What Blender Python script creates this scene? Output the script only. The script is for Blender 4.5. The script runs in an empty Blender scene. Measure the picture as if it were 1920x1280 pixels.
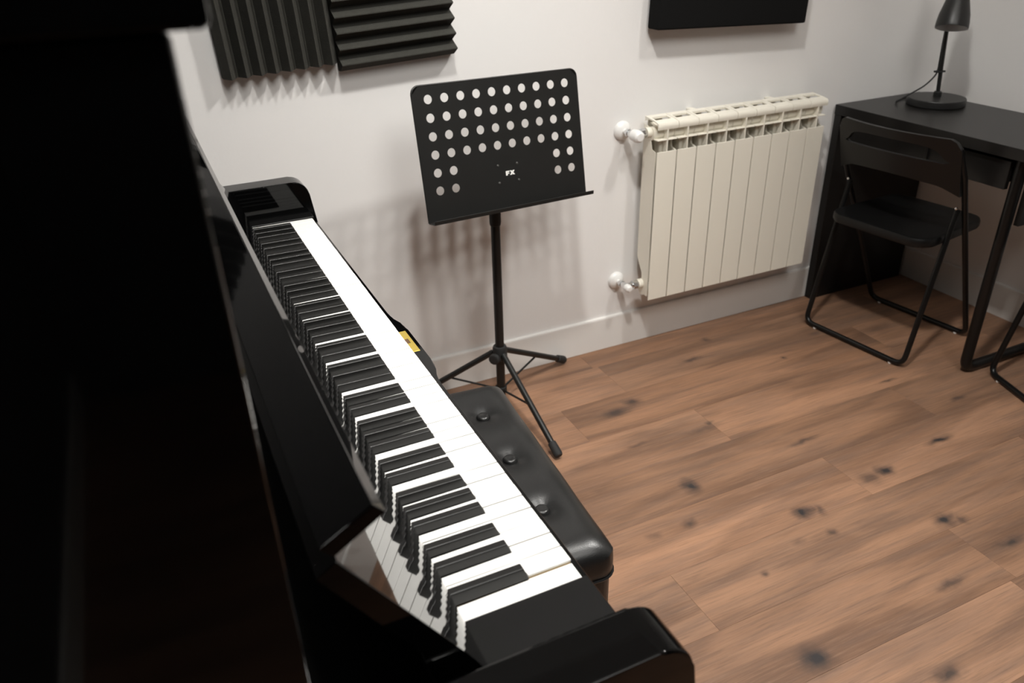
import bpy, bmesh, math, random
from mathutils import Vector, Matrix
random.seed(4)
S = bpy.context.scene
C = S.collection
PI = math.pi
ZK = 0.7808            # height of the white key tops above the floor

# ------------------------------------------------------------------ camera
def cam_axes(p, y, r):
    cy, sy, cp, sp = math.cos(y), math.sin(y), math.cos(p), math.sin(p)
    F = Vector((sy*cp, cy*cp, sp)); R = Vector((cy, -sy, 0)); U = R.cross(F)
    c, s = math.cos(r), math.sin(r)
    return F, c*R + s*U, -s*R + c*U
F_, R_, U_ = cam_axes(-0.49768861, 0.42892717, -0.0275065)
cd = bpy.data.cameras.new('camera'); cam = bpy.data.objects.new('camera', cd); C.objects.link(cam)
M = Matrix((R_, U_, -F_)).transposed().to_4x4(); M.translation = Vector((-0.3093, -0.5184, 0.5998 + ZK))
cam.matrix_world = M
cd.sensor_width = 36; cd.lens = 1487.07/1920*36
cd.clip_start = 0.02; cd.clip_end = 50
cd.dof.use_dof = True; cd.dof.focus_distance = 1.35; cd.dof.aperture_fstop = 6.3
S.camera = cam

# ------------------------------------------------------------------ world, lights, exposure
w = bpy.data.worlds.new('world'); S.world = w; w.use_nodes = True
w.node_tree.nodes['Background'].inputs[0].default_value = (1, 0.97, 0.94, 1)
w.node_tree.nodes['Background'].inputs[1].default_value = 0.02
S.view_settings.view_transform = 'Standard'; S.view_settings.look = 'None'
S.view_settings.exposure = 0.0; S.view_settings.gamma = 1.0; S.view_settings.use_curve_mapping = False
CEIL = 3.3; LZ = 2.93          # ceiling height, height of the lamp heads
# hanging lamps: x, y, power, aim (direction), spread in degrees, diameter, power of the added uplight
LAMPS = [(0.15, 0.27, 15.0, (0.34, 0.10, -1), 96, 0.17, 15), (1.54, 0.25, 13, (-0.70, 0.10, -1), 90, 0.17, 8),
         (0.50, -1.05, 10.0, (0.03, 1.1, -1), 88, 1.20, 0)]  # added wide lamp, unseen, softens the shadows on the back wall
LAMP_COL = (1.0, 0.978, 0.935)
for lx, ly, lp, aim, spr, dia, up in LAMPS:
    ld = bpy.data.lights.new('ceiling_or_fill_light', 'AREA'); ld.shape = 'DISK'; ld.size = dia; ld.energy = lp
    ld.color = LAMP_COL; ld.spread = math.radians(spr)
    lo = bpy.data.objects.new('ceiling_or_fill_light', ld); C.objects.link(lo); lo.location = (lx, ly, LZ)
    lo.rotation_euler = Vector(aim).to_track_quat('-Z', 'Y').to_euler()
    if not up: continue
    ud = bpy.data.lights.new('added_fill_uplight', 'AREA'); ud.shape = 'DISK'; ud.size = 0.2; ud.energy = up; ud.color = LAMP_COL  # added uplight, fills the shadows by bounce off the ceiling
    uo = bpy.data.objects.new('added_fill_uplight', ud); C.objects.link(uo); uo.location = (lx, ly, LZ + 0.09); uo.rotation_euler = (PI, 0, 0)

# ------------------------------------------------------------------ material helpers
def mat(name, col, rough=0.5, metal=0.0, spec=0.5, coat=0.0, bump=None, var=None, emit=None):
    m = bpy.data.materials.new(name); m.use_nodes = True
    nt = m.node_tree; b = nt.nodes['Principled BSDF']
    b.inputs['Base Color'].default_value = (*col, 1); b.inputs['Roughness'].default_value = rough
    b.inputs['Metallic'].default_value = metal; b.inputs['Specular IOR Level'].default_value = spec
    b.inputs['Coat Weight'].default_value = coat
    if coat: b.inputs['Coat Roughness'].default_value = 0.04
    tc = nt.nodes.new('ShaderNodeTexCoord')
    if var:                                     # (scale xyz, amount): slow tone variation
        mp = nt.nodes.new('ShaderNodeMapping'); mp.inputs['Scale'].default_value = var[0]
        n = nt.nodes.new('ShaderNodeTexNoise'); n.inputs['Scale'].default_value = 1; n.inputs['Detail'].default_value = 4
        nt.links.new(tc.outputs['Object'], mp.inputs[0]); nt.links.new(mp.outputs[0], n.inputs['Vector'])
        mx = nt.nodes.new('ShaderNodeMix'); mx.data_type = 'RGBA'
        mx.inputs[6].default_value = (*[c*(1-var[1]) for c in col], 1); mx.inputs[7].default_value = (*[min(1, c*(1+var[1])) for c in col], 1)
        nt.links.new(n.outputs['Fac'], mx.inputs[0]); nt.links.new(mx.outputs[2], b.inputs['Base Color'])
    if bump:                                    # (scale, strength, distance)
        n = nt.nodes.new('ShaderNodeTexNoise'); n.inputs['Scale'].default_value = bump[0]; n.inputs['Detail'].default_value = 3
        nt.links.new(tc.outputs['Object'], n.inputs['Vector'])
        bp = nt.nodes.new('ShaderNodeBump'); bp.inputs['Strength'].default_value = bump[1]; bp.inputs['Distance'].default_value = bump[2]
        nt.links.new(n.outputs['Fac'], bp.inputs['Height']); nt.links.new(bp.outputs[0], b.inputs['Normal'])
    if emit:
        b.inputs['Emission Color'].default_value = (*emit[0], 1); b.inputs['Emission Strength'].default_value = emit[1]
    return m

WALL = mat('wall_paint', (0.85, 0.835, 0.82), 0.75, spec=0.25, bump=(90, 0.12, 0.002), var=((1.5, 1.5, 1.5), 0.015))
DARKWALL = mat('dark_unseen_wall', (0.09, 0.09, 0.092), 0.95, spec=0.1, bump=(300, 0.4, 0.002))  # invented dark covering for unseen walls, keeps lacquer reflections dark
CEILM = mat('ceiling_paint', (0.82, 0.81, 0.79), 0.8, spec=0.2, bump=(90, 0.1, 0.002))
BASEB = mat('baseboard_paint', (0.80, 0.78, 0.75), 0.45, bump=(60, 0.05, 0.001))
LACQ = mat('piano_lacquer', (0.0020, 0.0020, 0.0022), 0.03, spec=0.6, bump=(6, 0.02, 0.0004))
LACQ_DIM = mat('piano_lacquer_dimmed', (0.0015, 0.0015, 0.0016), 0.05, spec=0.26, bump=(6, 0.02, 0.0004))  # same lacquer with reflections turned down, so case faces come out black
LACQS = mat('piano_satin_lacquer', (0.005, 0.005, 0.005), 0.30, spec=0.25, bump=(40, 0.03, 0.0005))
IVORY = mat('white_key_top', (0.90, 0.89, 0.86), 0.22, spec=0.5, var=((20, 20, 20), 0.01))
KEYWOOD = mat('key_wood', (0.70, 0.55, 0.34), 0.6, var=((8, 200, 200), 0.12))
EBONY = mat('black_key', (0.007, 0.0068, 0.0065), 0.30, spec=0.42, bump=(300, 0.05, 0.0004))
BRASS = mat('brass', (0.80, 0.60, 0.13), 0.32, metal=0.75, bump=(80, 0.08, 0.0005))
DARKHOLE = mat('keyhole_dark', (0.10, 0.05, 0.02), 0.7, bump=(80, 0.1, 0.0005))
STEELB = mat('black_powder_coat', (0.0085, 0.0085, 0.008), 0.42, spec=0.40, bump=(500, 0.08, 0.0003))
RUBBER = mat('black_rubber', (0.014, 0.014, 0.014), 0.75, bump=(200, 0.1, 0.0005))
WHITEP = mat('white_print', (0.80, 0.79, 0.76), 0.6, bump=(200, 0.05, 0.0002))
RIVET = mat('rivet_metal', (0.22, 0.22, 0.21), 0.35, metal=0.8, bump=(200, 0.05, 0.0002))
FOAM = mat('charcoal_foam', (0.048, 0.047, 0.041), 0.95, spec=0.15, bump=(420, 0.6, 0.002), var=((60, 60, 60), 0.15))
FABRIC = mat('black_fabric', (0.008, 0.008, 0.008), 0.95, spec=0.1, bump=(900, 0.5, 0.001))
RADM = mat('cream_enamel', (0.83, 0.79, 0.69), 0.38, bump=(30, 0.04, 0.001))
CHROME = mat('chrome', (0.75, 0.76, 0.77), 0.12, metal=1.0, bump=(30, 0.03, 0.0005))
WPLAST = mat('white_plastic', (0.84, 0.83, 0.81), 0.35, bump=(60, 0.03, 0.0005))
LEATHER = mat('black_leather', (0.009, 0.009, 0.009), 0.33, spec=0.50, bump=(520, 0.25, 0.0008))
DESKM = mat('black_brown_foil', (0.0075, 0.0068, 0.0063), 0.36, spec=0.36, bump=(160, 0.08, 0.0006), var=((3, 60, 60), 0.25))
CHAIRP = mat('black_chair_plastic', (0.0045, 0.0045, 0.0045), 0.40, spec=0.30, bump=(260, 0.1, 0.0005))
CHAIRM = mat('black_chair_tube', (0.004, 0.004, 0.004), 0.30, spec=0.35, bump=(200, 0.05, 0.0004))
LAMPB = mat('black_lamp_metal', (0.012, 0.012, 0.0115), 0.40, spec=0.5, bump=(300, 0.05, 0.0003))
LAMPIN = mat('lamp_inner_paint', (0.62, 0.62, 0.62), 0.5, bump=(100, 0.05, 0.0003))
EMITD = mat('diffuser', (0.9, 0.9, 0.88), 0.5, emit=((1, 0.97, 0.93), 3.0), bump=(50, 0.02, 0.0003))

# ------------------------------------------------------------------ mesh helpers
def link(name, bm, m, parent=None, smooth=35, loc=None):
    me = bpy.data.meshes.new(name)
    bmesh.ops.recalc_face_normals(bm, faces=bm.faces[:])
    bm.to_mesh(me); bm.free()
    for mm in (m if isinstance(m, (list, tuple)) else [m]): me.materials.append(mm)
    if smooth:
        for p in me.polygons: p.use_smooth = True
        me.set_sharp_from_angle(angle=math.radians(smooth))
    o = bpy.data.objects.new(name, me); C.objects.link(o)
    if smooth and smooth < 50:
        wm = o.modifiers.new('weighted_normal', 'WEIGHTED_NORMAL'); wm.keep_sharp = True; wm.weight = 90
    if parent: o.parent = parent
    if loc: o.location = loc
    return o

def merge(dst, src):
    me = bpy.data.meshes.new('t'); src.to_mesh(me); src.free(); dst.from_mesh(me); bpy.data.meshes.remove(me)
    return dst

def box(x0, x1, y0, y1, z0, z1, bev=0.0, seg=2, bm=None):
    b = bmesh.new()
    bmesh.ops.create_cube(b, size=1)
    for v in b.verts:
        v.co = Vector(((x0+x1)/2 + v.co.x*(x1-x0), (y0+y1)/2 + v.co.y*(y1-y0), (z0+z1)/2 + v.co.z*(z1-z0)))
    if bev: bmesh.ops.bevel(b, geom=b.edges[:], offset=bev, segments=seg, profile=0.5, affect='EDGES')
    return merge(bm, b) if bm is not None else b

def prism(pts, a, b, axis='y', bev=0.0, seg=2, bm=None):
    """polygon extruded along an axis; pts are the two other coordinates in xyz order"""
    m = bmesh.new()
    def P(p, t):
        return {'x': (t, p[0], p[1]), 'y': (p[0], t, p[1]), 'z': (p[0], p[1], t)}[axis]
    A = [m.verts.new(P(p, a)) for p in pts]; B = [m.verts.new(P(p, b)) for p in pts]
    m.faces.new(A); m.faces.new(B[::-1]); n = len(pts)
    for i in range(n): m.faces.new((A[i], B[i], B[(i+1) % n], A[(i+1) % n]))
    if bev: bmesh.ops.bevel(m, geom=m.edges[:], offset=bev, segments=seg, profile=0.5, affect='EDGES', clamp_overlap=True)
    return merge(bm, m) if bm is not None else m

def fillet(pts, r, n=6):
    pts = [Vector(p) for p in pts]; out = [pts[0]]
    for i in range(1, len(pts)-1):
        a, b, c = pts[i-1], pts[i], pts[i+1]
        d1 = (a-b).normalized(); d2 = (c-b).normalized()
        ang = d1.angle(d2); t = min(r/math.tan(ang/2), (a-b).length*0.48, (c-b).length*0.48)
        p1 = b + d1*t; p2 = b + d2*t
        for k in range(n+1):
            s = k/n; out.append(p1*(1-s)**2 + b*2*s*(1-s) + p2*s*s)
    out.append(pts[-1]); return out

def tube(pts, r, n=10, bm=None, closed=False, caps=True):
    m = bmesh.new(); pts = [Vector(p) for p in pts]; N = len(pts)
    rr = r if isinstance(r, (list, tuple)) else [r]*N
    tang = []
    for i in range(N):
        if closed: t = pts[(i+1) % N] - pts[i-1]
        else: t = pts[min(i+1, N-1)] - pts[max(i-1, 0)]
        tang.append(t.normalized())
    u = tang[0].orthogonal().normalized(); rings = []
    for i in range(N):
        u = (u - tang[i]*u.dot(tang[i])).normalized(); v = tang[i].cross(u)
        rings.append([m.verts.new(pts[i] + (u*math.cos(2*PI*k/n) + v*math.sin(2*PI*k/n))*rr[i]) for k in range(n)])
    for i in range(N if closed else N-1):
        A, B = rings[i], rings[(i+1) % N]
        for k in range(n): m.faces.new((A[k], A[(k+1) % n], B[(k+1) % n], B[k]))
    if caps and not closed: m.faces.new(rings[0][::-1]); m.faces.new(rings[-1])
    return merge(bm, m) if bm is not None else m

def lathe(prof, n=24, center=(0, 0, 0), axis='z', bm=None):
    m = bmesh.new(); rings = []
    c = Vector(center)
    for r, h in prof:
        if r < 1e-6:
            q = {'z': (0, 0, h), 'y': (0, h, 0), 'x': (h, 0, 0)}[axis]
            rings.append([m.verts.new(c + Vector(q))]); continue
        ring = []
        for k in range(n):
            a = 2*PI*k/n; p, q = r*math.cos(a), r*math.sin(a)
            ring.append(m.verts.new(c + Vector({'z': (p, q, h), 'y': (p, h, q), 'x': (h, p, q)}[axis])))
        rings.append(ring)
    for A, B in zip(rings, rings[1:]):
        if len(A) == 1 and len(B) == 1: continue
        for k in range(n):
            if len(A) == 1: m.faces.new((A[0], B[k], B[(k+1) % n]))
            elif len(B) == 1: m.faces.new((A[k], A[(k+1) % n], B[0]))
            else: m.faces.new((A[k], A[(k+1) % n], B[(k+1) % n], B[k]))
    return merge(bm, m) if bm is not None else m

def rrect(x0, x1, y0, y1, r, n=5):
    out = []
    for cx, cy, a0 in ((x1-r, y1-r, 0), (x0+r, y1-r, 90), (x0+r, y0+r, 180), (x1-r, y0+r, 270)):
        for k in range(n+1):
            a = math.radians(a0 + 90*k/n); out.append((cx + r*math.cos(a), cy + r*math.sin(a)))
    return out

def shift(bm, d):
    bmesh.ops.translate(bm, verts=bm.verts[:], vec=Vector(d)); return bm

def thing(name, label, cat, loc, rotz=0, group=None):
    o = bpy.data.objects.new(name, None); C.objects.link(o)
    o.empty_display_size = 0.1
    o.location = loc; o.rotation_euler = (0, 0, rotz); o['label'] = label; o['category'] = cat
    if group: o['group'] = group
    return o

def struct(name, bm, m, smooth=0, label=None, parent=None):
    o = link(name, bm, m, parent, smooth)
    if not parent: o['kind'] = 'structure'
    if label: o['label'] = label
    return o

def copy_tree(o, parent=None):
    c = o.copy(); C.objects.link(c)
    if parent: c.parent = parent
    for ch in list(o.children): copy_tree(ch, c)
    return c

# ------------------------------------------------------------------ room
XL, XR, YB, YF = -0.68, 2.455, 1.604, -2.4
struct('wall_back', box(XL-.1, XR+.1, YB, YB+.1, -.02, CEIL), WALL, label='white painted back wall behind the music stand and radiator')
struct('wall_right', box(XR, XR+.1, YF, YB, -.02, CEIL), WALL, label='white painted wall behind the desk')
struct('wall_left', box(XL-.1, XL, YF, YB, -.02, CEIL), DARKWALL, label='unseen wall behind the piano, made dark to keep piano reflections black')
struct('wall_front', box(XL-.1, XR+.1, YF-.1, YF, -.02, CEIL), DARKWALL, label='unseen wall behind the viewer, made dark to keep piano reflections black')
struct('ceiling', box(XL-.1, XR+.1, YF-.1, YB+.1, CEIL, CEIL+.1), CEILM, label='plain white ceiling')
def bb_profile(h=.122, t=.012):
    return [(0, 0), (t, 0), (t, h-.008), (t-.003, h-.002), (t-.007, h), (0, h)]
struct('baseboard_back', prism([(YB-p, z) for p, z in bb_profile()], XL, XR, 'x'), BASEB, 30, 'white baseboard along the back wall')
struct('baseboard_right', prism([(XR-p, z) for p, z in bb_profile()], YF, YB-.012, 'y'), BASEB, 30, 'white baseboard along the wall behind the desk')
struct('baseboard_left', prism([(XL+p, z) for p, z in bb_profile()], YF, YB-.012, 'y'), BASEB, 30, 'white baseboard behind the piano')

# floor of wide oak laminate planks ---------------------------------
KNOTS = [(.908,1.25,.030,.022,.9),(.835,1.222,.052,.022,.85),(.825,.824,.024,.030,1.0),(.731,.704,.020,.015,.8),(1.019,.609,.032,.020,1.0),
         (1.06,.597,.014,.022,.7),(1.027,.52,.018,.014,.8),(1.335,.64,.032,.022,1.0),(1.275,.635,.034,.026,.75),(1.313,.428,.032,.022,1.0),(1.352,.412,.016,.02,.75),
         (1.587,.672,.050,.013,1.0),(.715,.25,.034,.034,1.0),(1.385,.3,.045,.013,.9),(1.02,1.028,.075,.012,.6),(1.055,1.041,.014,.012,.8),
         (.925,.101,.04,.018,.9),(1.239,.844,.055,.010,.8),(.625,.709,.022,.014,.55),(.787,.484,.016,.009,.8),(1.139,.27,.05,.011,.8),
         (1.24,1.385,.045,.014,.8),(1.53,1.247,.014,.012,.8),(1.375,1.475,.016,.016,.7),(1.72,.975,.04,.006,.8),(1.83,.80,.03,.008,.8),
         (.80,1.05,.05,.008,.6),(.93,.53,.018,.010,.5),(1.98,1.25,.10,.025,.5),(.60,.92,.03,.012,.4),(.66,1.35,.10,.02,.35),(1.30,1.18,.05,.012,.35),
         (1.75,1.33,.03,.012,.55),(.35,.05,.03,.025,.8),(1.6,.02,.04,.02,.8),(2.1,.5,.03,.02,.8),(.9,-.4,.03,.025,.9),(1.7,-.6,.04,.02,.8),(.3,-.8,.03,.02,.8),(.62,.55,.05,.01,.4),(1.9,.45,.03,.02,.9)]
def floor_material():
    m = bpy.data.materials.new('oak_plank'); m.use_nodes = True; nt = m.node_tree; N = nt.nodes.new; L = nt.links.new
    b = nt.nodes['Principled BSDF']; geo = N('ShaderNodeNewGeometry'); oi = N('ShaderNodeObjectInfo')
    mul = N('ShaderNodeVectorMath'); mul.operation = 'SCALE'; mul.inputs[0].default_value = (7.3, 3.1, 11.7)
    L(oi.outputs['Random'], mul.inputs['Scale'])
    add = N('ShaderNodeVectorMath'); L(geo.outputs['Position'], add.inputs[0]); L(mul.outputs[0], add.inputs[1])
    def noise(sc, det, rough=.55, dist=0.0):
        mp = N('ShaderNodeMapping'); mp.inputs['Scale'].default_value = sc; L(add.outputs[0], mp.inputs[0])
        n = N('ShaderNodeTexNoise'); n.inputs['Scale'].default_value = 1; n.inputs['Detail'].default_value = det; n.inputs['Roughness'].default_value = rough
        n.inputs['Distortion'].default_value = dist
        L(mp.outputs[0], n.inputs['Vector']); return n.outputs['Fac']
    slow = noise((1.6, 11, 1), 3, .5, .6); fine = noise((9, 230, 1), 5, .7); mid = noise((3.0, 38, 1), 4, .6, .4)
    def mix(f, a, bb):
        x = N('ShaderNodeMix'); x.data_type = 'RGBA'
        for s, v in ((x.inputs[0], f), (x.inputs[6], a), (x.inputs[7], bb)):
            if isinstance(v, tuple): s.default_value = (*v, 1)
            elif isinstance(v, float): s.default_value = v
            else: L(v, s)
        return x.outputs[2]
    def rng(v, a, bb, c=0.0, d=1.0):
        x = N('ShaderNodeMapRange'); x.inputs[1].default_value = a; x.inputs[2].default_value = bb; x.inputs[3].default_value = c; x.inputs[4].default_value = d
        x.interpolation_type = 'SMOOTHSTEP'; L(v, x.inputs[0]); return x.outputs[0]
    col = mix(rng(slow, .30, .68), FLOOR_DARK, FLOOR_LIGHT)
    col = mix(rng(mid, .36, .72, 0, .50), col, FLOOR_GREY)
    col = mix(rng(fine, .47, .74, 0, .46), col, (.105, .064, .043))
    col = mix(rng(fine, .50, .28, 0, .22), col, (.46, .28, .18))
    tint = N('ShaderNodeMix'); tint.data_type = 'RGBA'; tint.blend_type = 'MULTIPLY'; tint.inputs[0].default_value = 1
    L(col, tint.inputs[6]); L(oi.outputs['Color'], tint.inputs[7]); col = tint.outputs[2]
    # knots and cracks of the print, each with a shape of its own
    wob = N('ShaderNodeTexNoise'); wob.inputs['Scale'].default_value = 26; wob.inputs['Detail'].default_value = 3; L(geo.outputs['Position'], wob.inputs['Vector'])
    wv = N('ShaderNodeVectorMath'); wv.operation = 'MULTIPLY_ADD'; L(wob.outputs['Color'], wv.inputs[0]); wv.inputs[1].default_value = (.05, .022, 0)
    wv.inputs[2].default_value = (-.025, -.011, 0)
    wa = N('ShaderNodeVectorMath'); L(geo.outputs['Position'], wa.inputs[0]); L(wv.outputs[0], wa.inputs[1])
    tot = None
    for kx, ky, sx, sy, st in KNOTS:
        mp = N('ShaderNodeMapping'); mp.vector_type = 'TEXTURE'; mp.inputs['Location'].default_value = (kx, ky, 0)
        mp.inputs['Scale'].default_value = (sx*1.18, sy*1.15, 9); L(wa.outputs[0], mp.inputs[0])
        ln = N('ShaderNodeVectorMath'); ln.operation = 'LENGTH'; L(mp.outputs[0], ln.inputs[0])
        mr = N('ShaderNodeMapRange'); mr.inputs[1].default_value = 1.35; mr.inputs[2].default_value = .22; mr.inputs[3].default_value = 0; mr.inputs[4].default_value = st
        L(ln.outputs['Value'], mr.inputs[0])
        if tot is None: tot = mr.outputs[0]
        else:
            mx = N('ShaderNodeMath'); mx.operation = 'MAXIMUM'; L(tot, mx.inputs[0]); L(mr.outputs[0], mx.inputs[1]); tot = mx.outputs[0]
    pw = N('ShaderNodeMath'); pw.operation = 'POWER'; L(tot, pw.inputs[0]); pw.inputs[1].default_value = 1.5
    col = mix(pw.outputs[0], col, (.030, .026, .026))
    L(col, b.inputs['Base Color'])
    b.inputs['Roughness'].default_value = .52; b.inputs['Specular IOR Level'].default_value = .35
    bp = N('ShaderNodeBump'); bp.inputs['Strength'].default_value = .12; bp.inputs['Distance'].default_value = .001
    L(fine, bp.inputs['Height']); L(bp.outputs[0], b.inputs['Normal'])
    return m
FLOOR_DARK, FLOOR_LIGHT, FLOOR_GREY = (.178, .096, .058), (.360, .196, .116), (.165, .106, .080)
OAK = floor_material()
SUB = mat('floor_joint', (.16, .09, .058), .8, bump=(50, .1, .001))
floor = struct('floor', box(XL-.1, XR+.1, YF-.1, YB+.1, -.06, -.0085), SUB, label='warm brown oak plank floor with dark knots')
PITCH = .182; LEN = 1.22
joints = {1: 1.907, 2: 2.15, 0: 1.06, -1: 1.69, -2: 1.23, -3: .585, -4: 1.29}
tints = {(-1, 0): .88, (0, 0): 1.0}
k = -20
while True:
    y0 = .944 + PITCH*k; y1 = y0 + PITCH
    if y0 > YB: break
    if y1 > YF:
        ya, yb = max(y0, YF-.02), min(y1, YB)
        j = joints.get(k, random.uniform(0, LEN))
        x = j - LEN*math.ceil((j-XL)/LEN); n = 0
        while x < XR:
            xa, xb = max(x, XL), min(x+LEN, XR)
            if xb - xa > .02:
                g = .00012
                p = box(xa+g, xb-g, ya+g, yb-g, -.0085, 0)
                top = [e for e in p.edges if all(v.co.z > -.001 for v in e.verts)]
                bmesh.ops.bevel(p, geom=top, offset=.0004, segments=1, affect='EDGES')
                o = link('plank', p, OAK, floor, 0)
                t = random.uniform(.88, 1.08); h = random.uniform(-.025, .025)
                if k == -1 and xa < 1 < xb: t, h = .90, 0
                if k == 0 and xa < 1.2 < xb: t, h = 1.05, .01
                if k == 0 and xa < .9 < xb: t, h = 1.03, 0
                o.color = (t*(1+h), t, t*(1-h), 1)
            x += LEN
    k += 1

# hanging lamps (above the frame; the wide one is added as soft fill)
for i, (lx, ly, lp, aim, spr, dia, up) in enumerate(LAMPS):
    t = thing('pendant_or_fill_lamp', ('round white hanging lamp over the piano keys', 'round white hanging lamp over the middle of the floor', 'added soft fill lamp, wide and round, unseen behind the viewer')[i],
              'lamp', (lx, ly, CEIL), group='round hanging lamps')
    q = Vector(aim).to_track_quat('-Z', 'Y').to_matrix().to_4x4(); q.translation = Vector((0, 0, LZ - CEIL + .002))
    R = dia/2
    link('ceiling_rose', lathe([(0, 0), (.05, 0), (.05, -.012), (.006, -.022), (0, -.022)], 28), WPLAST, t)
    link('rod', tube([(.155, 0, -.001), (.155, 0, LZ - CEIL + .02)], .004, 8), WPLAST, t)
    link('rod', tube([(-.155, 0, -.001), (-.155, 0, LZ - CEIL + .02)], .004, 8), WPLAST, t)
    h = lathe([(0, .030), (R*.6, .028), (R*.98, .016), (R+.008, .0), (R+.006, -.004), (R+.002, -.001), (R*.97, .004), (0, .006)], 36); h.transform(q)
    link('lamp_head', h, WPLAST, t)

# ------------------------------------------------------------------ upright piano (key coordinates: x=0 key fronts, y along the keys, z=0 key tops)
PR = Vector((-.28, .575, 0))
piano = thing('upright_piano', 'glossy black upright piano with open lid over its keyboard', 'piano', PR)
def pl(name, bm, m, parent=None, smooth=35):
    """part given in key coordinates"""
    shift(bm, Vector((0, 0, ZK)) - PR); return link(name, bm, m, parent or piano, smooth)
KEYP = 1.225/52; YA, YC = -.115, 1.265         # inner faces of the two arms
TH = .055
def side(y0, y1):
    return prism([(-.62, -ZK+.03), (-.30, -ZK+.03), (-.30, -.16), (-.292, -.13), (-.290, .0), (-.290, .562), (-.62, .562)], y0, y1, 'y', .003, 2)
def arm(y0, y1):
    r = .036; pts = [(-.289, -.16), (-.289, .075)]
    for q in range(9):
        a = PI/2 - q/8*PI/2*.93; pts.append((-.026 + r*math.cos(a), .075 - r + r*math.sin(a)))
    pts += [(.018, -.02), (.022, -.06), (.020, -.12), (.0, -.15), (-.04, -.165)]
    return prism(pts, y0, y1, 'y', .0045, 3)
pl('side_panel', side(YA-TH, YA), LACQ_DIM); pl('side_panel', side(YC, YC+TH), LACQ_DIM)
pl('arm', arm(YA-TH+.001, YA), LACQ_DIM); pl('arm', arm(YC, YC+TH-.001), LACQ_DIM)
pl('top_lid', box(-.64, -.275, YA-TH-.012, YC+TH+.012, .563, .592, .004, 2), LACQ_DIM)
pl('upper_panel', box(-.325, -.305, YA+.001, YC-.001, .10, .561, .003), LACQ)
pl('upper_panel_frame', box(-.306, -.300, YA+.04, YC-.04, .50, .53, .002), LACQ)
pl('back_board', box(-.62, -.60, YA+.002, YC-.002, -ZK+.06, .555), LACQS)
# fallboard, folded open: main board with a rounded nose above the keys, lip leaning forward
FY0, FY1 = -.104, 1.252
nose = [(-.1776, .0995), (-.1714, .090), (-.1652, .080), (-.1593, .070), (-.1538, .060), (-.1488, .050), (-.1444, .040), (-.1406, .030), (-.1378, .020), (-.1368, .015),
        (-.140, .0128), (-.158, .0135)]
def dim_outer_faces(o):
    """one lacquer; outer faces and ends get dimmed reflections so they stay dark"""
    o.data.materials.append(LACQ_DIM)
    for p in o.data.polygons:
        if p.normal.x < .25: p.material_index = 1
    return o
pl_fb = dim_outer_faces(pl('fallboard', prism([(-.254, .218)] + nose + [(-.172, .045), (-.182, .070), (-.270, .208)], FY0, FY1, 'y', .0008, 1), LACQ, smooth=25))
lip = prism([(-.225, .256), (-.216, .246), (-.255, .2215), (-.265, .2325)], FY0, FY1, 'y', .0015, 2)
dim_outer_faces(pl('fallboard_lip', lip, LACQ, pl_fb, 25))
for hy in (.0, .575, 1.15): pl('lip_hinge', tube([(-.2575, hy-.04, .2185), (-.2575, hy+.04, .2185)], .0028, 8), BRASS, pl_fb)
# key bed, slip, blocks
pl('key_block', box(-.15, .004, YA+.0005, -.0022, -.03, -.0005, .0015, 2), LACQS)
pl('key_block', box(-.15, .004, 1.2262, YC-.0005, -.03, .003, .002, 3), LACQS)
sx = [(.0025, YA+.0005), (.0025, YC-.0005), (.0155, YC-.0005), (.0155, .72), (.0165, .705), (.0185, .69), (.024, .672), (.027, .658), (.0275, .64),
      (.0275, .53), (.027, .51), (.024, .496), (.0185, .478), (.0165, .465), (.0155, .45), (.0155, YA+.0005)]
slip = pl('key_slip', prism(sx, -.075, -.0205, 'z', .0025, 3), LACQ_DIM)
lp = [(.0085, .5615), (.0085, .592), (.0165, .592), (.0165, .609), (.0085, .609), (.0085, .638), (.0215, .638), (.0215, .5615)]
pl('lock_plate', prism(lp, -.0215, -.0198, 'z', .0003, 1), BRASS, slip)
pl('keyhole', box(.0075, .0168, .591, .610, -.021, -.0201), DARKHOLE, slip)
pl('key_bed', box(-.29, .002, YA+.001, YC-.001, -.10, -.032, .003), LACQS)
pl('lower_panel', box(-.30, -.282, YA+.001, YC-.001, -ZK+.11, -.101, .003), LACQ)
pl('bottom_rail', box(-.31, -.275, YA+.001, YC-.001, -ZK+.02, -ZK+.108, .003), LACQ)
for y0 in (YA-TH+.002, YC+.002):
    pl('leg', prism([(-.055, -.16), (-.012, -.16), (-.020, -.45), (-.018, -ZK+.10), (-.052, -ZK+.10), (-.050, -.45)], y0, y0+TH-.004, 'y', .003), LACQ)
    pl('toe_block', prism([(-.30, -ZK+.03), (-.01, -ZK+.03), (-.005, -ZK+.06), (-.015, -ZK+.099), (-.30, -ZK+.099)], y0, y0+TH-.004, 'y', .004), LACQ)
    for cx in (-.05, -.52):
        pl('caster', lathe([(0, -.011), (.013, -.011), (.015, -.008), (.015, .008), (.013, .011), (0, .011)], 18, (cx, y0+.025, -ZK+.0151), 'y'), BRASS)
for dy in (-.07, 0, .07):
    pm = bmesh.new(); yy = .575 + dy
    tube(fillet([(-.30, yy, -ZK+.055), (-.22, yy, -ZK+.055), (-.17, yy, -ZK+.042)], .02), [.006]*8 + [.006], 10, pm)
    box(-.205, -.145, yy-.012, yy+.012, -ZK+.037, -ZK+.049, .004, 2, pm)
    pl('pedal', pm, BRASS)

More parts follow.
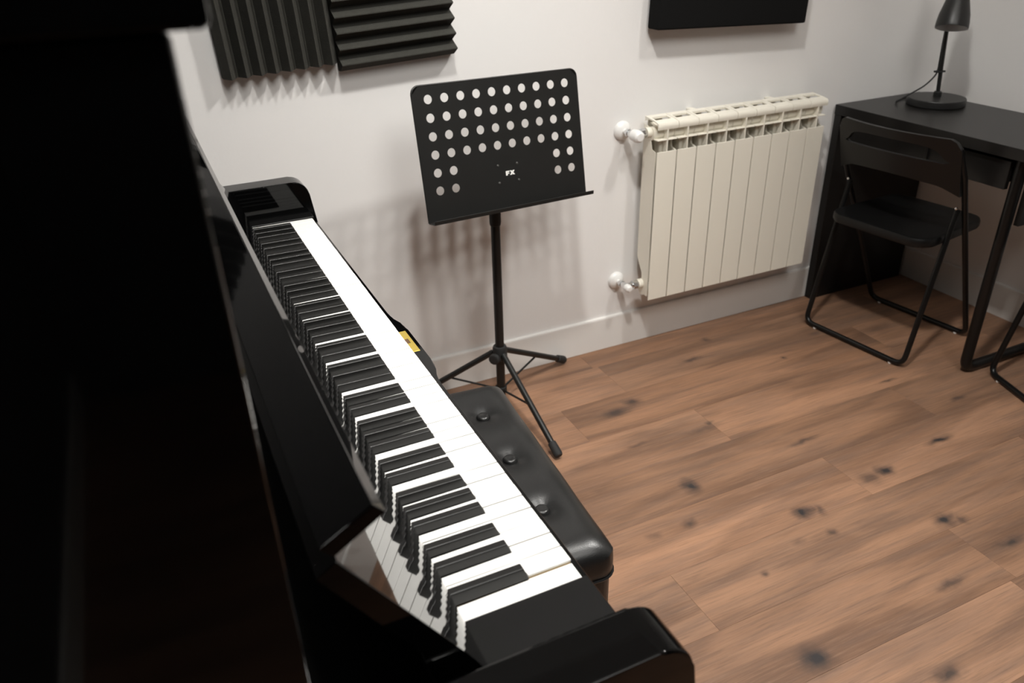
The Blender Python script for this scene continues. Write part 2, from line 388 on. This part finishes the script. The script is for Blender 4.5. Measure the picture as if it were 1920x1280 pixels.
# keys: from the near end A0 up to C8 -------------------------------
NOTES = 'CDEFGAB'
GAP = .00062; HEAD = .0505; TAIL = .152
blk_off = {'C': -.14, 'D': .14, 'F': -.18, 'G': 0.0, 'A': .18}   # black key after this white key, offset in key pitches
BW = .0122
def white_mesh(l, r):
    """l, r: notch inset on the low and the high side"""
    def poly(i):
        y0, y1 = GAP+i, KEYP-GAP-i
        pts = [(-.0*1 - i, y0), (-i, y1), (-HEAD, y1)]
        if r: pts += [(-HEAD, KEYP-r-i)]
        pts += [(-TAIL, KEYP-r-i if r else y1), (-TAIL, l+i if l else y0)]
        if l: pts += [(-HEAD, l+i)]
        pts += [(-HEAD, y0)]
        return pts
    bm = bmesh.new()
    prism(poly(0), -.0030, 0, 'z', .00055, 2, bm)
    n0 = len(bm.faces)
    prism(poly(.0004), -.021, -.0028, 'z', 0, 1, bm)
    bm.faces.ensure_lookup_table()
    for i, f in enumerate(bm.faces): f.material_index = 0 if i < n0 else 1
    for f in bm.faces:
        if f.material_index == 1 and abs(f.normal.x) > .9 and f.calc_center_median().x > -.002: f.material_index = 0
    return bm
def black_mesh():
    bm = bmesh.new(); w0, w1 = BW/2, .0047
    V = [(-.0495, w0, -.004), (-.0495, -w0, -.004), (-.150, -w0, -.004), (-.150, w0, -.004),
         (-.0555, w1, .0118), (-.0555, -w1, .0118), (-.150, -w1, .0125), (-.150, w1, .0125)]
    vs = [bm.verts.new(v) for v in V]
    for f in ((0, 1, 2, 3), (7, 6, 5, 4), (0, 4, 5, 1), (1, 5, 6, 2), (2, 6, 7, 3), (3, 7, 4, 0)): bm.faces.new([vs[i] for i in f])
    bmesh.ops.bevel(bm, geom=[e for e in bm.edges], offset=.0013, segments=3, profile=.5, affect='EDGES')
    return bm
cache = {}
bk = None
rk = random.Random(9)
for n in range(52):
    note = NOTES[(n+5) % 7]; prev = NOTES[(n+4) % 7]
    r = (BW/2 + .0009 - blk_off[note]*KEYP) if note in blk_off and n < 51 else 0
    l = (BW/2 + .0009 + blk_off[prev]*KEYP) if prev in blk_off and n > 0 else 0
    key = (round(l, 5), round(r, 5)); loc = Vector((0, n*KEYP, ZK + rk.uniform(-.0004, .0003))) - PR
    if n == 0: loc.z -= .0042
    if key not in cache:
        o = link('white_key', white_mesh(l, r), [IVORY, KEYWOOD], piano, 30, loc); cache[key] = o
    else:
        o = cache[key].copy(); C.objects.link(o); o.parent = piano; o.location = loc
    if r:
        loc = Vector((0, (n+1 + blk_off[note])*KEYP, ZK)) - PR
        if bk is None: bk = link('black_key', black_mesh(), EBONY, piano, 40, loc); b = bk
        else: b = bk.copy(); C.objects.link(b); b.parent = piano; b.location = loc

# ------------------------------------------------------------------ piano bench
BX, BY, BW2, BL = .072, .5590, .355, .555     # centre, width and length of the seat top
ba = math.radians(-4.5) * -1
bench = thing('piano_bench', 'black leather piano bench with button tufted seat beside the keyboard', 'bench', (BX, BY, 0), math.radians(-4.4))
BT = .500
btn = [(dx, dy) for dx in (-.085, .102) for dy in (-.140, .012, .164)]
def cushion():
    bm = bmesh.new(); nx, ny = 44, 66; W, H = BW2/2, BL/2
    def top(x, y):
        ex, ey = W-abs(x), H-abs(y)
        def edge(e): 
            t = max(0, min(1, e/.045)); return math.sqrt(max(0, 1-(1-t)**2))
        z = BT - .030*(1-edge(ex)*edge(ey))
        for bx, by in btn:
            d = math.hypot(x-bx, y-by); z -= .011*math.exp(-(d/.022)**2) + .010*math.exp(-(d/.060)**2)
        return z + .004
    G = [[bm.verts.new((-W + 2*W*i/nx, -H + 2*H*j/ny, 0)) for j in range(ny+1)] for i in range(nx+1)]
    for i in range(nx+1):
        for j in range(ny+1):
            v = G[i][j]
            # denser near the border
            u = 2*i/nx-1; q = 2*j/ny-1
            u = math.copysign(1-(1-abs(u))**1.35, u); q = math.copysign(1-(1-abs(q))**1.35, q)
            x, y = u*W, q*H
            # rounded plan corners
            r = .03; cx, cy = max(0, abs(x)-(W-r)), max(0, abs(y)-(H-r)); d = math.hypot(cx, cy)
            if d > r:
                x = math.copysign(W-r+cx*r/d, x); y = math.copysign(H-r+cy*r/d, y)
            v.co = (x, y, top(x, y))
    for i in range(nx):
        for j in range(ny): bm.faces.new((G[i][j], G[i+1][j], G[i+1][j+1], G[i][j+1]))
    rim = [G[i][0] for i in range(nx+1)] + [G[nx][j] for j in range(1, ny+1)] + [G[i][ny] for i in range(nx-1, -1, -1)] + [G[0][j] for j in range(ny-1, 0, -1)]
    prevr = rim
    for z, s in ((.462, 1.004), (.445, 1.003), (.440, .995)):
        ring = [bm.verts.new((v.co.x*s, v.co.y*s, z)) for v in rim]
        for a in range(len(rim)): bm.faces.new((prevr[a], ring[a], ring[(a+1) % len(rim)], prevr[(a+1) % len(rim)]))
        prevr = ring
    bm.faces.new(prevr)
    return bm
cu = link('cushion', cushion(), LEATHER, bench, 60)
for dx, dy in btn:
    z = BT - .0130
    link('button', lathe([(0, .0050), (.004, .0050), (.0065, .0060), (.0105, .0058), (.0135, .0025), (.0135, -.001), (.010, -.005), (0, -.006)], 18, (dx, dy, z)), LEATHER, cu, 60)
link('piping', tube([(x, y, .4385) for x, y in rrect(-BW2/2-.0005, BW2/2+.0005, -BL/2-.0005, BL/2+.0005, .03)], .0028, 6, closed=True), LEATHER, cu)
link('seat_box', prism(rrect(-BW2/2+.004, BW2/2-.004, -BL/2+.004, BL/2-.004, .026), .33, .437, 'z', .002, 2), LEATHER, bench)
for sx_ in (-1, 1):
    for sy_ in (-1, 1):
        cx, cy = sx_*(BW2/2-.03), sy_*(BL/2-.03)
        lg = bmesh.new(); v0 = .021; v1 = .015
        vs = [lg.verts.new((cx+a*v0, cy+b*v0, .332)) for a, b in ((-1,-1),(1,-1),(1,1),(-1,1))]
        vb = [lg.verts.new((cx+a*v1, cy+b*v1, 0.0)) for a, b in ((-1,-1),(1,-1),(1,1),(-1,1))]
        lg.faces.new(vs); lg.faces.new(vb[::-1])
        for q in range(4): lg.faces.new((vs[q], vb[q], vb[(q+1) % 4], vs[(q+1) % 4]))
        bmesh.ops.bevel(lg, geom=lg.edges[:], offset=.002, segments=2, affect='EDGES')
        link('leg', lg, LACQS, bench)

# ------------------------------------------------------------------ music stand
SX, SY = .540, 1.430
stand = thing('music_stand', 'black music stand with round holes punched in its desk, standing on three legs', 'music stand', (SX, SY, 0))
link('pole', lathe([(0, .035), (.0135, .035), (.0135, .622), (0, .622)], 16), STEELB, stand)
link('upper_pole', lathe([(0, .38), (.0108, .38), (.0108, .79), (0, .79)], 16), STEELB, stand)
link('pole_collar', lathe([(.0130, .600), (.0155, .602), (.0165, .610), (.0165, .640), (.0155, .646), (.0110, .648)], 18), RUBBER, stand)
hub = link('leg_hub', lathe([(.0137, .165), (.020, .166), (.0225, .172), (.0225, .204), (.020, .212), (.0137, .213)], 20), RUBBER, stand)
kn = bmesh.new(); kd = Vector((-.75, -.66, 0)).normalized()
tube([kd*.018 + Vector((0, 0, .187)), kd*.036 + Vector((0, 0, .187))], .006, 10, kn)
tube([kd*.032 + Vector((0, 0, .187)), kd*.036 + Vector((0, 0, .187)), kd*.047 + Vector((0, 0, .187)), kd*.050 + Vector((0, 0, .187))], [.012, .0165, .0165, .012], 12, kn)
link('knob', kn, RUBBER, hub)
link('lower_ring', lathe([(.0137, .050), (.0180, .051), (.0180, .068), (.0137, .069)], 18), RUBBER, stand)
for ang, rr in ((24.5, .325), (-86, .335), (151.5, .295)):
    d = Vector((math.cos(math.radians(ang)), math.sin(math.radians(ang)), 0))
    a = d*.022 + Vector((0, 0, .190)); e = d*rr + Vector((0, 0, .0165))
    l_ = link('leg', tube([a, e], .0092, 12), STEELB, stand)
    ax = (e-a).normalized()
    link('rubber_foot', tube([e-ax*.040, e-ax*.038, e+ax*.0, e+ax*.006], [.0100, .0125, .0135, .011], 14), RUBBER, l_)
    mid = a.lerp(e, .50); side_ = d.cross(Vector((0, 0, 1)))*.004
    link('brace', tube([d*.016 + Vector((0, 0, .060)), mid + Vector((0, 0, -.006))], .0034, 8), STEELB, stand)
# desk plate with its holes
pw, ph = .4875, .3334
yaw, tilt, roll = .1051, .1966, -.0188
r0 = Vector((math.cos(yaw), math.sin(yaw), 0)); n0 = Vector((-math.sin(yaw), math.cos(yaw), 0))
u0 = Vector((0, 0, 1))*math.cos(tilt) + n0*math.sin(tilt)
rx = r0*math.cos(roll) + u0*math.sin(roll); ux = u0*math.cos(roll) - r0*math.sin(roll); nx_ = rx.cross(ux)   # nx_ towards the viewer
PC = Vector((.549, 1.370, .0626 + ZK)) - Vector((SX, SY, 0))
MP = Matrix((rx, ux, nx_)).transposed().to_4x4(); MP.translation = PC
def plate_mesh():
    """grid of cells; a hole cell is a ring of quads around a 20-sided hole"""
    bm = bmesh.new()
    xs = [.086 + (.918-.086)*i/9 for i in range(10)]; ys = [.100 + (.771-.100)*i/5 for i in range(6)]
    px = xs[1]-xs[0]; py = ys[1]-ys[0]
    rows = [1]*10
    hole = lambda i, j: j < 4 or i in (0, 1, 8, 9)
    gx = [0] + [x-px/2 for x in xs] + [xs[-1]+px/2, 1]; gy = [0] + [y-py/2 for y in ys] + [ys[-1]+py/2, 1]
    def W(a, b): return Vector(((a-.5)*pw, (.5-b)*ph, 0))
    R = .0112; n = 20; cr = .020
    cache_v = {}
    def V(p):
        k = (round(p.x, 6), round(p.y, 6))
        if k not in cache_v: cache_v[k] = bm.verts.new(p)
        return cache_v[k]
    for i in range(len(gx)-1):
        for j in range(len(gy)-1):
            c = [W(gx[i], gy[j+1]), W(gx[i+1], gy[j+1]), W(gx[i+1], gy[j]), W(gx[i], gy[j])]   # ccw
            hi, hj = i-1, j-1
            if 0 <= hi < 10 and 0 <= hj < 6 and hole(hi, hj):
                ce = W(xs[hi], ys[hj]); ring = [V(ce + Vector((R*math.cos(2*PI*(q+.5)/n - 3*PI/4), R*math.sin(2*PI*(q+.5)/n - 3*PI/4), 0))) for q in range(n)]
                cs = [V(p) for p in c]
                for s in range(4):
                    seg = [ring[(s*5 + q) % n] for q in range(6)]
                    bm.faces.new([cs[s], cs[(s+1) % 4]] + seg[:-1][::-1] + ([]) if False else [cs[s]] + [cs[(s+1) % 4]] + [ring[(s*5+q) % n] for q in range(5, -1, -1)][0:6])
            else:
                if i in (0, len(gx)-2) and j == 0:      # rounded upper corners
                    pts = []
                    sgn = -1 if i == 0 else 1
                    corner = W(0 if i == 0 else 1, 0)
                    arc = [corner + Vector((-sgn*cr + sgn*cr*math.sin(PI/2*q/6), -cr + cr*math.cos(PI/2*q/6), 0)) for q in range(7)]
                    inner = [c[1], c[0]] if i == 0 else [c[0], c[1]]
                    # polygon: bottom inner, bottom outer, arc from side to top, top inner
                    if i == 0: poly = [c[0], c[1], c[2]] + arc
                    else: poly = [c[1], c[0], c[3]] + arc
                    bm.faces.new([V(p) for p in poly])
                else: bm.faces.new([V(p) for p in c])
    bmesh.ops.recalc_face_normals(bm, faces=bm.faces[:])
    g = bmesh.ops.solidify(bm, geom=bm.faces[:], thickness=.0014)
    bm.transform(MP); return bm
plate = link('desk_plate', plate_mesh(), STEELB, stand, 30)
def on_plate(bm): bm.transform(MP); return bm
# rolled rim, shelf, brand mark and rivets
rim_pts = [(-pw/2, -ph/2)] + [(-pw/2+.020-.020*math.cos(PI/2*q/6), ph/2-.020+.020*math.sin(PI/2*q/6)) for q in range(7)] + [(pw/2-.020+.020*math.sin(PI/2*q/6), ph/2-.020+.020*math.cos(PI/2*q/6)) for q in range(7)] + [(pw/2, -ph/2)]
link('rolled_edge', on_plate(tube([(x, y, -.002) for x, y in rim_pts], .0026, 8)), STEELB, plate)
sh = prism([(-ph/2-.002, .0), (-ph/2, .0), (-ph/2, .034), (-ph/2+.008, .036), (-ph/2+.008, .038), (-ph/2-.002, .036)], -pw/2-.002, pw/2+.002, 'x', .0004, 1)
link('shelf', on_plate(sh), STEELB, stand)
fz = .0012; cxm, cym = (.5115-.5)*pw, (.5-.728)*ph
def glyph(poly, z0=.0004, z1=.0016): return prism(poly, z0, z1, 'z')
Fp = [(-.0125, -.0055), (-.0125, .0060), (-.0012, .0060), (-.0012, .0028), (-.0072, .0028), (-.0072, .0012), (-.0022, .0012), (-.0022, -.0016), (-.0072, -.0016), (-.0072, -.0055)]
Xp = [(-.0002, -.0055), (.0042, .0003), (.0000, .0060), (.0055, .0060), (.0074, .0034), (.0092, .0060), (.0146, .0060), (.0103, .0003), (.0148, -.0055), (.0094, -.0055), (.0073, -.0027), (.0053, -.0055)]
lg = bmesh.new()
for P_ in (Fp, Xp): merge(lg, glyph([(x+cxm, y+cym) for x, y in P_]))
lo = link('printed_letters', on_plate(lg), WHITEP, plate, 0); lo['label'] = 'white letters FX on the black plate'
for a, b in ((.443, .658), (.563, .662), (.442, .794), (.565, .794)):
    link('rivet', on_plate(lathe([(0, .0022), (.0022, .0018), (.0034, .0003), (.0034, -.0005), (0, -.0005)], 12, ((a-.5)*pw, (.5-b)*ph, 0))), RIVET, plate)
br = bmesh.new(); bc = MP @ Vector(((.503-.5)*pw, (.5-.728)*ph, -.010))
on_b = box((.503-.5)*pw-.036, (.503-.5)*pw+.036, (.5-.728)*ph-.030, (.5-.728)*ph+.030, -.006, -.0016, .001, 1)
merge(br, on_plate(on_b)); tube(fillet([(0, 0, .775), (0, 0, bc.z-.01), tuple(bc)], .03), .0105, 12, br)
link('plate_bracket', br, STEELB, stand)

# ------------------------------------------------------------------ radiator
RX0, RP, NS = 1.121, .0758, 9
RY = 1.494                                       # front face
rad = thing('radiator', 'cream white panel radiator on the back wall beside the desk', 'radiator', (RX0 + RP*NS/2, 1.55, .19))
RR = Vector(rad.location)
def rl(name, bm, m, parent=None, loc=None, smooth=35): return link(name, shift(bm, -RR if parent is None or parent is not None else 0), m, parent or rad, smooth, loc)
zb, zp, zt = .206, .711, .797                    # plate bottom, plate top, hood level
def section_body():
    bm = bmesh.new(); p = RP; c = p/2
    box(c-.013, c+.013, RY+.026, RY+.054, zb+.012, zt-.012, .005, 2, bm)                   # water way
    box(c-.0014, c+.0014, RY+.004, RY+.075, zb+.03, zt-.025, 0, 1, bm)                      # web front to back
    box(.012, p-.012, RY+.074, RY+.0765, zb+.14, zt+.000, 0, 1, bm)                           # back fin
    fin = [(RY+.010, zb+.012), (RY+.046, zb+.012), (RY+.046, zb+.085), (RY+.078, zb+.135), (RY+.078, zt-.010), (RY+.050, zt-.016), (RY+.030, zp+.004), (RY+.010, zp-.002)]
    prism(fin, .0010, .0026, 'x', 0, 1, bm); prism(fin, p-.0026, p-.0010, 'x', 0, 1, bm)
    for z in (zb+.028, zt-.035):                                                              # header tubes
        tube([(.0008, RY+.041, z), (p-.0008, RY+.041, z)], .021, 14, bm)
    box(.0016, p-.0016, RY+.002, RY+.026, zp+.034, zp+.0375, .0008, 1, bm)                    # thin cross fin in the grille
    box(c-.0022, c+.0022, RY+.001, RY+.03, zp-.004, zt-.008, .0008, 1, bm)                    # upright of the grille
    return bm
def hood():
    p = RP; prof = [(RY+.0015, zt-.018), (RY-.0005, zt-.010), (RY+.0005, zt-.002), (RY+.005, zt+.003), (RY+.028, zt+.0075), (RY+.030, zt+.0045), (RY+.008, zt-.001), (RY+.0045, zt-.006), (RY+.0045, zt-.017)]
    bm = prism(prof, .0009, p-.0009, 'x', 0)
    for xa, xb in ((.0009, .010), (p-.010, p-.0009)):
        prism([(RY+.027, zt+.0070), (RY+.058, zt+.0105), (RY+.058, zt+.0065), (RY+.027, zt+.0037)], xa, xb, 'x', 0, 1, bm)
    prism([(RY+.056, zt+.0105), (RY+.076, zt+.0125), (RY+.076, zt-.002), (RY+.056, zt+.0045)], .0009, p-.0009, 'x', 0, 1, bm)
    prism([(RY+.030, zt-.014), (RY+.058, zt-.004), (RY+.058, zt-.007), (RY+.030, zt-.017)], .010, p-.010, 'x', 0, 1, bm)
    return bm
sec0 = link('section', shift(section_body(), -RR), RADM, rad, 35)
fp0 = link('front_plate', shift(box(.0018, RP-.0018, RY, RY+.0045, zb, zp, .0014, 2), -RR), RADM, sec0)
hd0 = link('top_hood', shift(hood(), -RR), RADM, sec0)
for i in range(NS):
    s = sec0 if i == 0 else copy_tree(sec0, rad)
    s.location = (RX0 + RP*i, 0, 0)
def valve(z, big):
    vx = 1.060; vy = 1.540
    body = bmesh.new()
    tube([(vx, vy+.030, z), (vx, vy+.012, z)], [.010, .010], 14, body)
    tube([(vx, vy+.034, z), (vx, vy+.033, z), (vx, vy+.020, z), (vx, vy+.019, z)], [.008, .0125, .0125, .008], 8, body)
    tube([(vx-.004, vy, z), (vx+.028, vy, z)], .0105, 14, body)
    tube([(vx+.026, vy, z), (vx+.027, vy, z), (vx+.044, vy, z), (vx+.045, vy, z)], [.010, .0155, .0155, .012], 8, body)
    tube([(vx, vy+.014, z), (vx, vy-.006, z)], .0115, 14, body)
    v = link('valve', shift(body, -RR), CHROME, rad)
    link('union', shift(tube([(vx+.045, vy, z), (RX0+.004, vy, z)], .0165, 16), -RR), RADM, v)
    link('pipe', shift(tube([(vx, YB-.002, z), (vx, vy+.032, z)], .0085, 14), -RR), WPLAST, v)
    link('wall_rosette', shift(lathe([(.008, -.017), (.017, -.0155), (.025, -.011), (.0295, -.005), (.030, 0), (0, 0)], 24, (vx, YB-.001, z), 'y'), -RR), WPLAST, v)
    r = .0195 if big else .0135; h = .040 if big else .026
    link('knob', shift(lathe([(.0, -h-.006), (r*.6, -h-.005), (r*.88, -h*.9-.004), (r, -h*.55-.004), (r*.92, -.008), (r*.7, -.004), (0, -.004)], 22, (vx, vy+.002, z), 'y'), -RR), WPLAST, v)
valve(.7655, True); valve(.2535, False)
for bx in (1.30, 1.62):
    link('wall_bracket', shift(box(bx, bx+.022, RY+.062, YB-.001, zt+.004, zt+.011, .002, 1), -RR), RADM, rad)

# ------------------------------------------------------------------ acoustic foam and panel on the back wall
def foam_mesh(vertical, W=.300, H=.300, n=8, d=.052, b=.020):
    """wedge profile along u, extruded along v; local x right, z up, y=0 at the wall, towards -y"""
    p = W/n; pts = [(0, 0)]; pts = [(-W/2, 0)]
    for i in range(n):
        pts += [(-W/2 + p*i + .0008, -b), (-W/2 + p*(i+.5) - .0012, -d), (-W/2 + p*(i+.5) + .0012, -d), (-W/2 + p*(i+1) - .0008, -b)]
    pts += [(W/2, 0)]
    bm = prism(pts, -H/2, H/2, 'z')
    if not vertical: bmesh.ops.rotate(bm, verts=bm.verts[:], cent=(0, 0, 0), matrix=Matrix.Rotation(PI/2, 3, 'Y'))
    return bm
def foam(label, vertical, x0, x1, z0, roll):
    W = x1-x0
    o = link('acoustic_foam', foam_mesh(vertical, *( (W, .30) if vertical else (.30, W))), FOAM, None, 0)
    o['label'] = label; o['category'] = 'acoustic foam'; o['group'] = 'wedge foam squares on the back wall'
    o.location = ((x0+x1)/2, YB-.001, z0+.15); o.rotation_euler = (0, -roll, 0)
foam('charcoal wedge foam square with upright ridges, nearer the piano', True, -.105, .178, .2635+ZK, math.radians(2.8))
foam('charcoal wedge foam square with level ridges, nearer the black wall panel', False, .182, .496, .2555+ZK, math.radians(3.0))
pan = thing('sound_absorber', 'plain black square acoustic panel hung high above the radiator', 'wall panel', (1.412, YB-.001, .27+ZK))
pan.rotation_euler = (0, math.radians(2.0), 0)
link('fabric_front', box(-.284, .284, -.064, -.008, 0, .57, .006, 3), FABRIC, pan)
link('backing_frame', box(-.276, .276, -.010, 0, .008, .562, .002, 1), CHAIRP, pan)

# ------------------------------------------------------------------ desk
DX0, DX1, DY0, DY1, DZ = 1.940, 2.352, .862, 1.590, .750
desk = thing('desk', 'black-brown desk with a drawer and steel tube leg in the corner', 'desk', ((DX0+DX1)/2, (DY0+DY1)/2, 0))
DR = Vector(desk.location)
def dl(name, bm, m, parent=None, smooth=35): return link(name, shift(bm, -DR), m, parent or desk, smooth)
dl('desk_top', box(DX0, DX1, DY0, DY1, DZ-.034, DZ, .0012, 1), DESKM)
dl('side_panel', box(DX0+.002, 2.425, DY1-.032, DY1-.001, 0, DZ-.0345, .001, 1), DESKM)
dl('side_apron', box(1.990, DX1-.01, .868, .884, .517, DZ-.0345, .001, 1), DESKM)
dl('back_rail', box(DX1-.018, DX1-.004, .885, DY1-.033, .62, DZ-.0345, .001, 1), DESKM)
dl('drawer_divider', box(DX0+.012, DX1-.02, 1.195, 1.205, .635, DZ-.0345, .0005, 1), DESKM)
dw = dl('drawer', box(DX0+.02, DX0+.036, .922, DY1-.035, .620, .704, .001, 1), DESKM)
dl('drawer_box', box(DX0+.0365, DX1-.03, .94, 1.19, .632, .695, .001, 1), DESKM, dw)
dl('drawer_box', box(DX0+.0365, DX1-.03, 1.21, DY1-.045, .632, .695, .001, 1), DESKM, dw)
dl('leg_frame', tube(fillet([(1.978, .900, DZ-.035), (1.978, .900, .0172), (DX1-.02, .900, .0172), (DX1-.02, .900, DZ-.035)], .035, 6), .0170, 14), CHAIRM)

# ------------------------------------------------------------------ desk lamp
lamp = thing('desk_lamp', 'black desk lamp with round base and bell shade standing on the desk', 'lamp', (2.222, 1.412, DZ))
link('base', lathe([(0, 0), (.092, 0), (.0945, .003), (.0945, .021), (.0925, .0245), (0, .026)], 40), LAMPB, lamp)
arm_pts = [Vector((.010, .006, .026)), Vector((-.004, .006, .13)), Vector((-.018, .006, .25)), Vector((-.026, .004, .34))]
st = link('stem', tube(arm_pts, .0068, 14), LAMPB, lamp)
link('stem_socket', lathe([(.0135, .0255), (.0135, .040), (.0105, .043), (.0068, .043)], 18, (.0085, .006, 0)), LAMPB, lamp)
shx, shy, shz = -.063, -.045, .258
ho = [(.0535, 0), (.0545, .003), (.0540, .018), (.0505, .045), (.0430, .075), (.0355, .105), (.0315, .135), (.0300, .165), (.0270, .182), (.0160, .192), (0, .194)]
tl = Matrix.Translation((shx, shy, shz)) @ Matrix.Rotation(math.radians(19), 4, Vector((-.6, .8, 0))) @ Matrix.Scale(.92, 4)
def tilted(prof, n=36):
    b_ = lathe(prof, n); b_.transform(tl); return b_
shade = link('shade', tilted(ho), LAMPB, lamp, 40)
link('inner_reflector', tilted([(.0535, .0)] + [(max(0, r-.002), z) for r, z in ho[1:8]] + [(.0, .165)]), LAMPIN, shade, 40)
link('bulb', tilted([(0, .035), (.014, .038), (.022, .050), (.024, .064), (.018, .085), (.012, .10), (.012, .16), (0, .16)], 20), WPLAST, shade)
stop = tl @ Vector((0, 0, .190))
link('neck_joint', tube(fillet([arm_pts[-1], (-.030, 0, .41), (-.036, -.020, .455), stop + Vector((0, 0, .02)), stop], .03, 5), .0066, 12), LAMPB, lamp)
cb = [(-.012, .012, .33), (-.016, .012, .24), (-.012, .012, .16), (-.010, .012, .112), (-.018, .016, .090), (-.040, .028, .062), (-.066, .046, .040), (-.092, .066, .018), (-.098, .080, .006), (-.060, .105, .0035), (.0, .115, .0035), (.10, .10, .0035)]
def smooth_path(pts, n=6):
    P = [Vector(p) for p in pts]; out = []
    for i in range(len(P)-1):
        a, b, c, d = P[max(i-1, 0)], P[i], P[i+1], P[min(i+2, len(P)-1)]
        for k_ in range(n):
            t = k_/n; out.append(.5*((2*b) + (c-a)*t + (2*a-5*b+4*c-d)*t*t + (-a+3*b-3*c+d)*t**3))
    out.append(P[-1]); return out
link('cable', tube(smooth_path(cb), .0026, 8), RUBBER, lamp)
link('cable_clip', box(-.022, .014, -.002, .018, .107, .1125, .001, 1), RUBBER, st)

# ------------------------------------------------------------------ folding chairs (local x: the way the sitter faces)
def make_chair(name, label, loc, rot):
    t = thing(name, label, 'chair', loc, rot, 'black folding chairs at the desk')
    hw = .200; tr = .0092
    A = fillet([(-.085, -hw+.006, .532), (-.192, -hw, tr+.003), (-.192, hw, tr+.003), (-.085, hw-.006, .532)], .035, 6)
    rear = link('rear_frame', tube(A, tr, 12), CHAIRM, t)
    B = fillet([(-.168, -hw-.002, .735), (-.125, -hw-.014, .640), (.185, -hw+.008, tr+.003), (.185, hw-.008, tr+.003), (-.125, hw+.014, .640), (-.168, hw+.002, .735)], .035, 6)
    front = link('front_frame', tube(B, tr, 12), CHAIRM, t)
    for fr, fx in ((rear, -.192), (front, .185)):
        for sy in (-.155, .155):
            link('foot_pad', lathe([(0, 0), (.0065, 0), (.0072, .003), (.0065, .007), (0, .007)], 12, (fx, sy, 0)), WPLAST, fr)
    # seat: thin, rounded plan, slightly dished, turned-down rim
    sb = bmesh.new(); out = rrect(-.195, .165, -.186, .186, .055, 6)
    def bow(x, y): return (x - .018*(1-(y/.186)**2) if x < -.1 else x, y*(1 - .10*(x+.195)/.36))
    out = [bow(*p) for p in out]; rings = []
    cx = -.015
    for s, z in ((0.985, .418), (1.0, .424), (1.0, .438), (.985, .4455), (.94, .4475), (.6, .4435), (.25, .4405)):
        rings.append([sb.verts.new((cx+(x-cx)*s, y*s, z)) for x, y in out])
    nn = len(out)
    for a, b in zip(rings, rings[1:]):
        for q in range(nn): sb.faces.new((a[q], a[(q+1) % nn], b[(q+1) % nn], b[q]))
    sb.faces.new(rings[-1])
    low = [sb.verts.new((cx+(x-cx)*.97, y*.97, .428)) for x, y in out]
    for q in range(nn): sb.faces.new((rings[0][q], low[q], low[(q+1) % nn], rings[0][(q+1) % nn]))
    sb.faces.new(low[::-1])
    link('seat', sb, CHAIRP, t, 40)
    # backrest: curved plate with a slot between the upper and the lower rail, ends wrapping the posts
    bb = bmesh.new(); NX = 28
    def surf(u, v, off):           # u -1..1 across, v 0 bottom..1 top
        y = u*(hw+.012); bow_ = -.040*(1-u*u)
        x = -.125 - .050*v + bow_ + off
        z = .600 + .163*v
        return Vector((x, y, z))
    def outline(u):
        e = max(0, (abs(u)-.86)/.14); top_ = 1 - .22*e*e - .0; bot = .0 + .12*(1-u*u) - .10*max(0, (abs(u)-.75)/.25)
        return bot, top_
    def slot(u):
        e = abs(u)/.80
        if e >= 1: return None
        return .50 + .04*(1-u*u), .50 + .04*(1-u*u) + .28*(1-e**6)**.5
    us = [-1 + 2*i/NX for i in range(NX+1)]
    sides = []
    for off in (-.007, .007):
        grid = []
        for u in us:
            bt, tp = outline(u); s_ = slot(u)
            if s_ is None: m_ = bt + (tp-bt)*.55; s_ = (m_, m_)
            vv = [bt, bt+(s_[0]-bt)*.5, s_[0], s_[1], s_[1]+(tp-s_[1])*.5, tp]
            grid.append([bb.verts.new(surf(u, v, off)) for v in vv])
        sides.append(grid)
    has = [slot(u) is not None for u in us]
    for i in range(NX):
        for j in range(5):
            if j == 2 and (has[i] or has[i+1]): continue
            if j == 2: continue
            for g, fl in ((sides[0], 0), (sides[1], 1)):
                q = [g[i][j], g[i+1][j], g[i+1][j+1], g[i][j+1]]
                bb.faces.new(q if fl else q[::-1])
        a, b = sides
        for j in (0, 5): bb.faces.new((a[i][j], a[i+1][j], b[i+1][j], b[i][j]))
        if has[i] or has[i+1]:
            for j in (2, 3): bb.faces.new((a[i][j], a[i+1][j], b[i+1][j], b[i][j]))
    for i in (0, NX):
        a, b = sides
        for j in range(5): bb.faces.new((a[i][j], a[i][j+1], b[i][j+1], b[i][j]))
    bmesh.ops.remove_doubles(bb, verts=bb.verts[:], dist=1e-5)
    back = link('backrest', bb, CHAIRP, t, 50)
    for sy in (-1, 1):
        link('screw', lathe([(0, -.003), (.0042, -.0025), (.0048, 0), (0, 0)], 12, (-.1255, sy*(hw-.004), .628), 'x'), CHROME, front)
        link('screw', lathe([(0, -.003), (.0042, -.0025), (.0048, 0), (0, 0)], 12, (-.096, sy*(hw-.004), .538), 'x'), CHROME, rear)
    return t
make_chair('folding_chair', 'black folding chair drawn up to the front of the desk', (1.990, 1.232, 0), math.radians(7))
make_chair('folding_chair', 'black folding chair beyond the steel desk leg, only its tube legs in view', (2.160, .600, 0), math.radians(-18))
